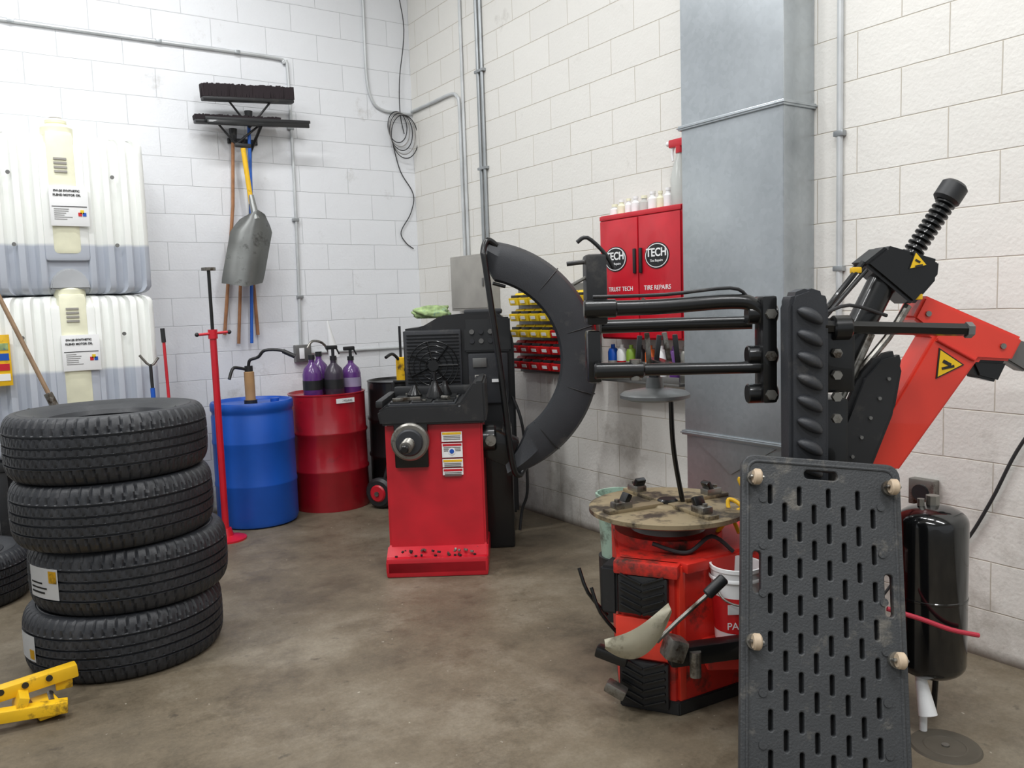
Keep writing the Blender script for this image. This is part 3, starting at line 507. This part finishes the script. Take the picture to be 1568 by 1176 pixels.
g.cyl((q.x-.03,q.y-.03,.25),(q.x-.03,q.y+.02,.25),.02,STEEL,seg=12); g.box((q.x+.02,q.y-.015,.30),(.06,.02,.05),STEEL,rot=(0,20,yaw))
g.box((.575,2.895,.30),(.03,.04,.50),ORG,rot=(0,0,30)); g.box((.63,2.90,.545),(.10,.05,.035),REDD,rot=(0,0,30))
g.prism([(.30,2.98),(.36,2.95),(.39,3.05),(.36,3.10)],'XY',.35,.53,BLK,.01)
for k,(a,b,c) in enumerate(((.23,3.05,.50),(.27,3.0,.44))): g.tube([(a,b,c),(a+.03,b-.02,c-.09),(a+.10,b-.02,c-.18)],.007,BLK2,sm=3)
g.box((.33,2.90,.22),(.12,.05,.04),BLK2,rot=(0,15,-20),bev=.01); g.box((.34,2.88,.10),(.08,.05,.04),STEEL,rot=(0,25,-20),bev=.01)
tc=(.60,3.22,0)
g.cyl((tc[0],tc[1],.55),(tc[0],tc[1],.66),.17,GRY,r2=.12,seg=40); g.cyl((tc[0],tc[1],.56),(tc[0],tc[1],.60),.21,REDD,seg=40)
g.lathe([(0,.675),(.10,.675),(.295,.665),(.31,.672),(.31,.688),(.30,.692),(.08,.692),(.07,.70),(0,.70)],tc,TAN,seg=72)
for k in range(4):
    a=math.radians(25+90*k); ca,sa=math.cos(a),math.sin(a); r=.16
    g.box((tc[0]+r*ca,tc[1]+r*sa,.699),(.25,.05,.016),TAN,rot=(0,0,math.degrees(a)),bev=.004)
    r=.215; g.box((tc[0]+r*ca,tc[1]+r*sa,.717),(.075,.05,.030),STEEL,rot=(0,0,math.degrees(a)),bev=.008); r=.195; g.box((tc[0]+r*ca,tc[1]+r*sa,.742),(.022,.045,.040),BLK2,rot=(0,-30,math.degrees(a)),bev=.005)
    g.cyl((tc[0]+.235*ca,tc[1]+.235*sa,.72),(tc[0]+.235*ca,tc[1]+.235*sa,.742),.010,STEEL,seg=6)
g.cyl((tc[0],tc[1],.69),(tc[0],tc[1],.715),.04,BLK2,seg=24,bev=.006)
g.tube([(tc[0]-.1,3.0,.60),(tc[0]+.02,2.97,.57),(tc[0]+.12,3.0,.62),(tc[0]+.2,3.0,.56)],.008,CABL)
g.tube([(.80+.05*math.cos(t)+.008*i,3.1+.05*math.sin(t*.9),.60+.035*math.sin(t*1.7)+.012*i) for i,t in enumerate([k*1.1 for k in range(16)])],.008,YEL); g.tube([(.9,2.95,.72),(.95,2.95,.86),(.98,2.93,.95),(1.0,2.9,.98)],.007,YEL)  # yellow rope, a separate thing joined into the changer's mesh
g.box((.72,2.80,.275),(.42,.06,.07),BLK2,rot=(0,-2,8),bev=.012); g.box((.53,2.76,.30),(.07,.08,.08),STEEL,rot=(0,20,10),bev=.015); g.bb((.66,2.83,.18),(1.0,3.0,.262),REDD,.01); g.cyl((.60,2.75,.29),(.60,2.75,.20),.02,STEEL)
bm=bmesh.new(); rw=[]
for i in range(19):
    t=i/18; wd=.008+.042*math.sin(math.pi*min(1,t*.92+.04))**.8
    cx=.285+.225*t; cz=.34-.012*math.sin(math.pi*t)+.12*t**2.2; tl=-.45*t
    rw.append([bm.verts.new((cx+wd*s*tl*.8,2.70-.03*math.sin(math.pi*t)+.02*s*s,cz+wd*s)) for s in(-1,-.5,0,.5,1)])
for a,b in zip(rw,rw[1:]):
    for k in range(4): bm.faces.new((a[k],a[k+1],b[k+1],b[k]))
bmesh.ops.solidify(bm,geom=bm.faces[:],thickness=.006); g.put(bm,mat('worn_blade',(192,188,166),.32,.1,spots=((140,134,114),9,.5)))
g.tube([(.46,2.71,.345),(.54,2.73,.41),(.68,2.75,.52)],.008,STEEL,sm=2); g.cyl((.64,2.745,.49),(.705,2.755,.545),.02,BLK,bev=.005)
g.bb((.885,2.62,.02),(1.005,2.80,.9),BLK2,.01)
pr=[(.885,.60),(.882,1.47),(.895,1.505),(.945,1.522),(.995,1.505),(1.008,1.47),(1.012,.60)]
g.prism(pr,'XZ',2.62,2.72,DK,.012)
for k in range(11):
    z=.73+.070*k; bm=bmesh.new(); bmesh.ops.create_uvsphere(bm,u_segments=18,v_segments=10,radius=1); bmesh.ops.scale(bm,vec=(.046,.024,.026),verts=bm.verts)
    for v in bm.verts:
        if v.co.z<0: v.co.z*=.55
    g.put(bm,DK,Matrix.Translation((.945,2.617,z))@Euler((0,math.radians(30),0)).to_matrix().to_4x4())
g.tube([(.26,2.80,1.475),(.50,2.80,1.475),(.74,2.80,1.485),(.82,2.80,1.47),(.86,2.80,1.41),(.868,2.80,1.33),(.868,2.80,1.22)],.026,BLK2,sm=6,seg=16)
g.tube([(.32,2.93,1.41),(.6,2.93,1.41),(.84,2.88,1.41)],.024,BLK2,sm=2,seg=16); g.tube([(.30,2.80,1.265),(.88,2.80,1.26)],.021,BLK2,sm=1,seg=16)
g.tube([(.28,2.79,1.515),(.52,2.79,1.515),(.74,2.79,1.53),(.80,2.8,1.50)],.006,BLK,sm=4)
g.cyl((.25,2.80,1.475),(.36,2.80,1.475),.031,BLK2,bev=.005); g.cyl((.28,2.80,1.265),(.45,2.80,1.264),.028,BLK2,bev=.006); g.cyl((.42,2.80,1.30),(.42,2.80,1.23),.02,STEEL)
g.bb((.262,2.83,1.42),(.335,2.95,1.66),BLK,.012); g.bb((.262,2.83,1.22),(.31,2.93,1.40),BLK2,.012)
g.tube([(.20,2.85,1.63),(.26,2.85,1.635)],.008,BLK,sm=1); g.tube([(.235,2.83,1.70),(.27,2.83,1.715),(.33,2.84,1.66),(.36,2.85,1.61)],.007,BLK,sm=4); g.tube([(.22,2.85,1.56),(.30,2.85,1.60)],.006,STEEL,sm=1)
g.bb((.84,2.76,1.14),(.89,2.86,1.50),BLK2,.01)
for z in(1.17,1.30,1.44): g.cyl((.865,2.76,z),(.865,2.74,z),.018,STEEL,seg=6); g.cyl((.80,2.81,z),(.90,2.81,z),.034,BLK2,bev=.004)
dc=(.545,3.15,0); g.lathe([(0,1.205),(.03,1.205),(.035,1.165),(.12,1.15),(.133,1.14),(.133,1.128),(.10,1.118),(.04,1.11),(0,1.11)],dc,mat('disc_grey',(96,98,98),.4,.3),seg=48)
g.cyl((.545,3.15,1.20),(.545,3.15,1.26),.022,BLK2); g.bb((.52,2.80,1.25),(.57,3.18,1.28),BLK2,.008)
g.tube([(.61,3.17,1.12),(.615,3.18,.98),(.63,3.2,.86),(.66,3.22,.70)],.010,BLK2)
for k in range(5): g.box((.47+.035*k,3.05,1.31+.01*(k%2)),(.018,.018,.12),STEEL if k%2 else BLK,rot=(0,random.uniform(-12,12),0),bev=.004)
red=[(1.205,.90),(1.465,1.345),(1.39,1.405),(1.43,1.485),(1.775,1.325),(1.735,1.245),(1.62,1.255),(1.345,.87)]
g.prism(red,'XZ',2.86,3.00,ORG,.010)
g.prism([(.98,.40),(1.205,.90),(1.345,.87),(1.20,.40)],'XZ',2.87,2.99,ORG,.008); g.prism([(1.02,.02),(.98,.42),(1.20,.42),(1.24,.02)],'XZ',2.84,3.1,REDD,.01)
g.tube([(1.47,2.855,1.33),(1.60,2.855,1.255)],.006,REDD,sm=1); g.prism([(1.60,1.255),(1.735,1.245),(1.70,1.17),(1.63,1.19)],'XZ',2.88,2.98,BLK2,.01)
g.prism([(1.73,1.25),(1.775,1.32),(1.83,1.30),(1.85,1.22),(1.81,1.20)],'XZ',2.9,2.97,GRY,.008)
for (a,b) in((1.44,1.42),(1.70,1.30)): g.cyl((a,2.862,b),(a,2.852,b),.010,STEEL,seg=8)
def tri(c,s,f,rot=0):
    cx,cz=c; pt=[(cx+s*math.cos(math.radians(90+120*k+rot)),cz+s*math.sin(math.radians(90+120*k+rot))) for k in range(3)]
    g.prism(pt,'XZ',f-.004,f,BLK,0); pt=[(cx+s*.86*math.cos(math.radians(90+120*k+rot)),cz+s*.86*math.sin(math.radians(90+120*k+rot))) for k in range(3)]; g.prism(pt,'XZ',f-.006,f-.004,mat('sign_yellow',(240,196,30),.4,var=.03),0)
    g.box((cx,f-.007,cz+.003),(s*.5,.002,s*.18),BLK,rot=(0,30,0),bev=0); g.box((cx+.004,f-.007,cz-.012),(s*.7,.002,s*.14),BLK,rot=(0,-10,0),bev=0)
tri((1.505,1.245),.062,2.86,25)
hd=[(1.185,1.595),(1.265,1.655),(1.44,1.60),(1.435,1.54),(1.355,1.45),(1.245,1.545)]
g.prism(hd,'XZ',2.78,2.92,BLK2,.012); tri((1.36,1.595),.036,2.78,10)
g.cyl((1.335,2.85,1.56),(1.515,2.85,1.83),.020,BLK2)
for k in range(13):
    t=k/12; g.lathe([(.019,0),(.034,.004),(.034,.009),(.019,.013)],(1.36+.135*t,2.85,1.60+.20*t),BLK2,axis=(.55,0,.83),seg=20)
g.cyl((1.485,2.85,1.795),(1.525,2.85,1.855),.045,BLK,seg=28,bev=.01)
g.cyl((1.29,2.85,1.56),(1.13,2.85,1.24),.048,BLK2,seg=24,bev=.006); g.cyl((1.22,2.80,1.36),(1.10,2.80,1.10),.012,STEEL); g.tube([(1.19,2.80,1.60),(1.10,2.78,1.50),(1.04,2.74,1.45),(1.0,2.7,1.47)],.010,BLK2,sm=3)
g.tube([(1.20,2.80,1.575),(1.02,2.72,1.41)],.008,BLK2,sm=1); g.tube([(1.0,2.68,1.43),(1.12,2.74,1.46),(1.27,2.8,1.42)],.006,CABL,sm=4); g.tube([(1.36,2.84,1.45),(1.28,2.82,1.34),(1.14,2.82,1.18)],.014,STEEL,sm=3)
g.box((1.165,2.80,1.575),(.03,.03,.02),YEL); g.box((1.37,2.80,1.48),(.03,.03,.02),YEL)
g.tube([(1.0,2.65,1.395),(1.46,2.65,1.37)],.021,BLK2,sm=1,seg=6); g.cyl((1.455,2.65,1.37),(1.475,2.65,1.369),.026,GRY,seg=6)
g.box((1.06,2.72,1.30),(.10,.12,.24),BLK2,bev=.015); g.cyl((1.03,2.66,1.39),(1.09,2.66,1.39),.04,BLK2,bev=.006)
for k in range(4): g.cyl((1.04,2.65,1.1+.07*k),(1.04,2.63,1.1+.07*k),.016,STEEL,seg=6)
pd=[(1.10,.78),(1.07,.90),(1.10,1.05),(1.17,1.22),(1.235,1.29),(1.30,1.305),(1.315,1.25),(1.29,1.10),(1.22,.92),(1.17,.80)]
g.prism(pd,'XZ',2.76,2.82,BLK,.018)
for k in range(5): g.cyl((1.14+.03*k,2.76,.95+.065*k),(1.14+.03*k,2.752,.95+.065*k),.006,GRY,seg=10)
g.bb((1.0,2.74,.6),(1.12,2.90,1.15),BLK2,.01)
g.done()
g=G('paste_bucket',(.80,2.92,.266),'D'); c=(.79,2.92,.266); g.lathe([(0,0),(.078,0),(.092,.26),(.096,.262),(.096,.275),(.088,.275),(.075,.01),(0,.01)],c,WHT,seg=48); g.lathe([(.081,.04),(.088,.17)],c,BINR,seg=48); g.lathe([(.0958,.225),(.098,.228),(.098,.236),(.0958,.24)],c,WHT,seg=48)
g.text('PASTE',(.78,2.830,.34),.036,WHT); g.box((.78,2.833,.40),(.09,.004,.035),WHT,bev=.001); g.tube([(.70,2.92,.50),(.72,2.84,.44),(.79,2.815,.42),(.86,2.84,.45),(.88,2.92,.50)],.004,STEEL); g.done()
g=G('air_tank',(1.41,2.75,0),'D'); r=.112; pr=[(0,.175)]+[(r*math.sin(a),.235-.06*math.cos(a)) for a in [math.pi/2*k/8 for k in range(1,9)]]+[(r,.46),(r+.002,.462),(r+.002,.468),(r,.47)]+[(r*math.cos(a),.72+.06*math.sin(a)) for a in [math.pi/2*k/8 for k in range(0,8)]]+[(0,.78)]
g.lathe(pr,(1.41,2.75,0),mat('gloss_black',(16,17,18),.14,coat=.6),seg=56); g.cyl((1.41,2.75,.775),(1.41,2.75,.81),.022,STEEL,seg=8); g.cyl((1.37,2.75,.775),(1.37,2.75,.80),.012,STEEL,seg=8)
g.cyl((1.36,2.72,.20),(1.37,2.68,.07),.016,WHT,r2=.03); g.cyl((1.365,2.70,.09),(1.365,2.70,.0),.012,WHT)
g.tube([(1.41+.05,2.80,.21),(1.46,2.82,.0)],.010,BLK2,sm=1); g.tube([(1.36,2.82,.21),(1.34,2.86,.0)],.010,BLK2,sm=1)
g.tube([(1.20,2.62,.47),(1.30,2.60,.44),(1.40,2.60,.40),(1.50,2.62,.37)],.008,HOSE,sm=5); g.done()
g=G('plastic_bucket',(.49,3.85,0),'D'); c=(.49,3.84,0); g.lathe([(0,0),(.10,0),(.105,.30),(0,.30)],c,BLK,seg=40); g.lathe([(0,.30),(.09,.30),(.108,.58),(.114,.585),(.114,.60),(.104,.60),(.088,.32),(0,.32)],c,GREENB,seg=40); g.tube([(.385,3.84,.58),(.40,3.76,.52),(.49,3.73,.48),(.58,3.76,.52),(.595,3.84,.58)],.004,STEEL); g.done()
# ---------------------------------------------------------------- mechanic creeper leaning on the changer
W=.475; Lh=1.04
def rrect(w,h,r,cx=0,cy=0,n=5):
    o=[]
    for (sx_,sy_,a0) in((1,1,0),(-1,1,90),(-1,-1,180),(1,-1,270)):
        for k in range(n+1):
            a=math.radians(a0+90*k/n); o.append((cx+sx_*(w/2-r)+r*math.cos(a),cy+sy_*(h/2-r)+r*math.sin(a)))
    return o
holes=[rrect(.11,.035,.016,0,Lh/2-.045),rrect(.032,.13,.014,-.195,.17),rrect(.032,.13,.014,.195,.13)]
for ci in range(8):
    cx=-.155+.0443*ci
    for ri in range(9):
        cy=.405-.108*ri-(.052 if ci%2 else 0)
        if cy>.42 or cy<-.475: continue
        holes.append(rrect(.021,.066,.010,cx,cy,4))
bt=Vector((.83,2.17,.012)); tp=Vector((.945,2.535,.985)); Yv=(tp-bt).normalized(); Xv=Vector((1,0,0)); Xv=(Xv-Yv*Xv.dot(Yv)).normalized(); Zv=Xv.cross(Yv); cc=(bt+tp)/2
MM=Matrix.Translation(cc)@Matrix((Xv,Yv,Zv)).transposed().to_4x4()
g=G('mechanic_creeper',tuple(cc),'D'); g.plate(rrect(W,Lh,.035),holes,.010,.004,CRP,MM); g.plate(rrect(W-.03,Lh-.03,.03),[holes[0],holes[1],holes[2]],.003,0,HOLE,MM@Matrix.Translation((0,0,-.017)))  # black backing plate colours in the shade inside the deck's recesses
def loc(a,b,c): return tuple(MM@Vector((a,b,c)))
g.tube([loc(a,b,.012) for a,b in rrect(W-.03,Lh-.03,.03)],.006,CRP,sm=1,closed=True)
for (a,b) in((-.205,.45),(.205,.45),(-.205,-.03),(.205,-.05),(-.2,-.47),(.2,-.47)):
    g.cyl(loc(a,b,.01),loc(a,b,.03),.024,STEEL,seg=20); g.cyl(loc(a-.012,b,.05),loc(a+.012,b,.05),.024,CAST,seg=24,bev=.005); g.cyl(loc(a-.02,b,.05),loc(a+.02,b,.05),.006,STEEL,seg=10)
    for s in(-1,1): g.tube([loc(a+.018*s,b,.02),loc(a+.018*s,b,.055)],.004,STEEL,sm=1)
for i in range(7):
    for s in(-1,1): g.cyl(loc(.178*s,-.42+.14*i-.03,.012),loc(.178*s,-.42+.14*i-.03,.018),.012,CRP,seg=14)
g.done()
# ---------------------------------------------------------------- floor items
g=G('floor_drain',(-.783,-5.12,0)); DI=mat('drain_iron',(84,78,68),.7,.1); g.lathe([(0,.004),(.085,.004),(.09,.007),(.105,.007),(.11,0)],(-.783,-5.12,0),DI,seg=48); g.cyl((-.783,-5.12,.004),(-.783,-5.12,.009),.012,STEEL)
g.lathe([(.06,.004),(.062,.006),(.066,.006),(.068,.004)],(-.783,-5.12,0),DI,seg=48); g.done()
g=G('yellow_jack_stand',(-3.3,-2.95,0))
g.box((-3.31,-2.93,.115),(.46,.055,.05),YEL,rot=(0,-4,4),bev=.006); g.box((-3.33,-3.02,.06),(.40,.05,.045),YEL,rot=(0,4,-6),bev=.006); g.box((-3.20,-2.97,.035),(.08,.13,.05),YEL,rot=(0,0,10),bev=.006); g.box((-3.28,-2.97,.08),(.035,.14,.07),YEL,rot=(0,20,0)); g.box((-3.13,-2.92,.10),(.06,.02,.07),YEL,bev=.006)
g.box((-3.45,-2.97,.035),(.12,.16,.07),YEL,bev=.01)
for k in range(4): g.cyl((-3.42+.08*k,-2.957,.12+.005*k),(-3.42+.08*k,-2.962,.12+.005*k),.012,BLK,seg=12)
g.cyl((-3.18,-3.04,.05),(-3.18,-2.9,.05),.014,STEEL); g.done()
# ---------------------------------------------------------------- lights
FIX=mat('lamp_tube',(255,255,255),.5,emit=4)
def fixture(x,y,rot,power):
    g=G('fluorescent_fixture',(x,y,4.7)); dx,dy=(1.2,.12) if rot else (.12,1.2)
    g.bb((x-dx,y-dy,4.74),(x+dx,y+dy,4.80),WHT,.01); g.bb((x-dx*.95,y-dy*.7,4.715),(x+dx*.95,y+dy*.7,4.74),FIX,.01); g.bb((x-.02,y-.02,4.8),(x+.02,y+.02,4.9),GRY); g.done()
    l=bpy.data.lights.new('tube_light','AREA'); l.shape='RECTANGLE'; l.size=2*dx; l.size_y=2*dy; l.energy=power; l.color=(.98,.99,1); o=bpy.data.objects.new('tube_light',l); o.location=(x,y,4.69); SC.collection.objects.link(o)
fixture(-2.6,-1.7,True,68); fixture(-1.6,-4.5,False,66); fixture(-4.8,-3.0,True,90); fixture(-4.2,-6.5,False,95); fixture(-1.6,-7.5,False,80)
w=bpy.data.worlds.new('daylight'); SC.world=w; w.use_nodes=True; w.node_tree.nodes['Background'].inputs[0].default_value=(.92,.96,1,1); w.node_tree.nodes['Background'].inputs[1].default_value=.55
# ---------------------------------------------------------------- camera
C=Vector((-3.39,-6.5,1.5)); hd=math.radians(34); p=math.radians(5.5); ro=math.radians(1.9)
fw=Vector((math.sin(hd)*math.cos(p),math.cos(hd)*math.cos(p),-math.sin(p))); r0=Vector((math.cos(hd),-math.sin(hd),0)); u0=r0.cross(fw)
R=r0*math.cos(ro)-u0*math.sin(ro); U=r0*math.sin(ro)+u0*math.cos(ro)
cd=bpy.data.cameras.new('camera'); cam=bpy.data.objects.new('camera',cd); SC.collection.objects.link(cam)
cam.matrix_world=Matrix(((R.x,U.x,-fw.x,C.x),(R.y,U.y,-fw.y,C.y),(R.z,U.z,-fw.z,C.z),(0,0,0,1))); cd.lens=36*1269/1568; cd.sensor_width=36; cd.clip_start=.05; SC.camera=cam
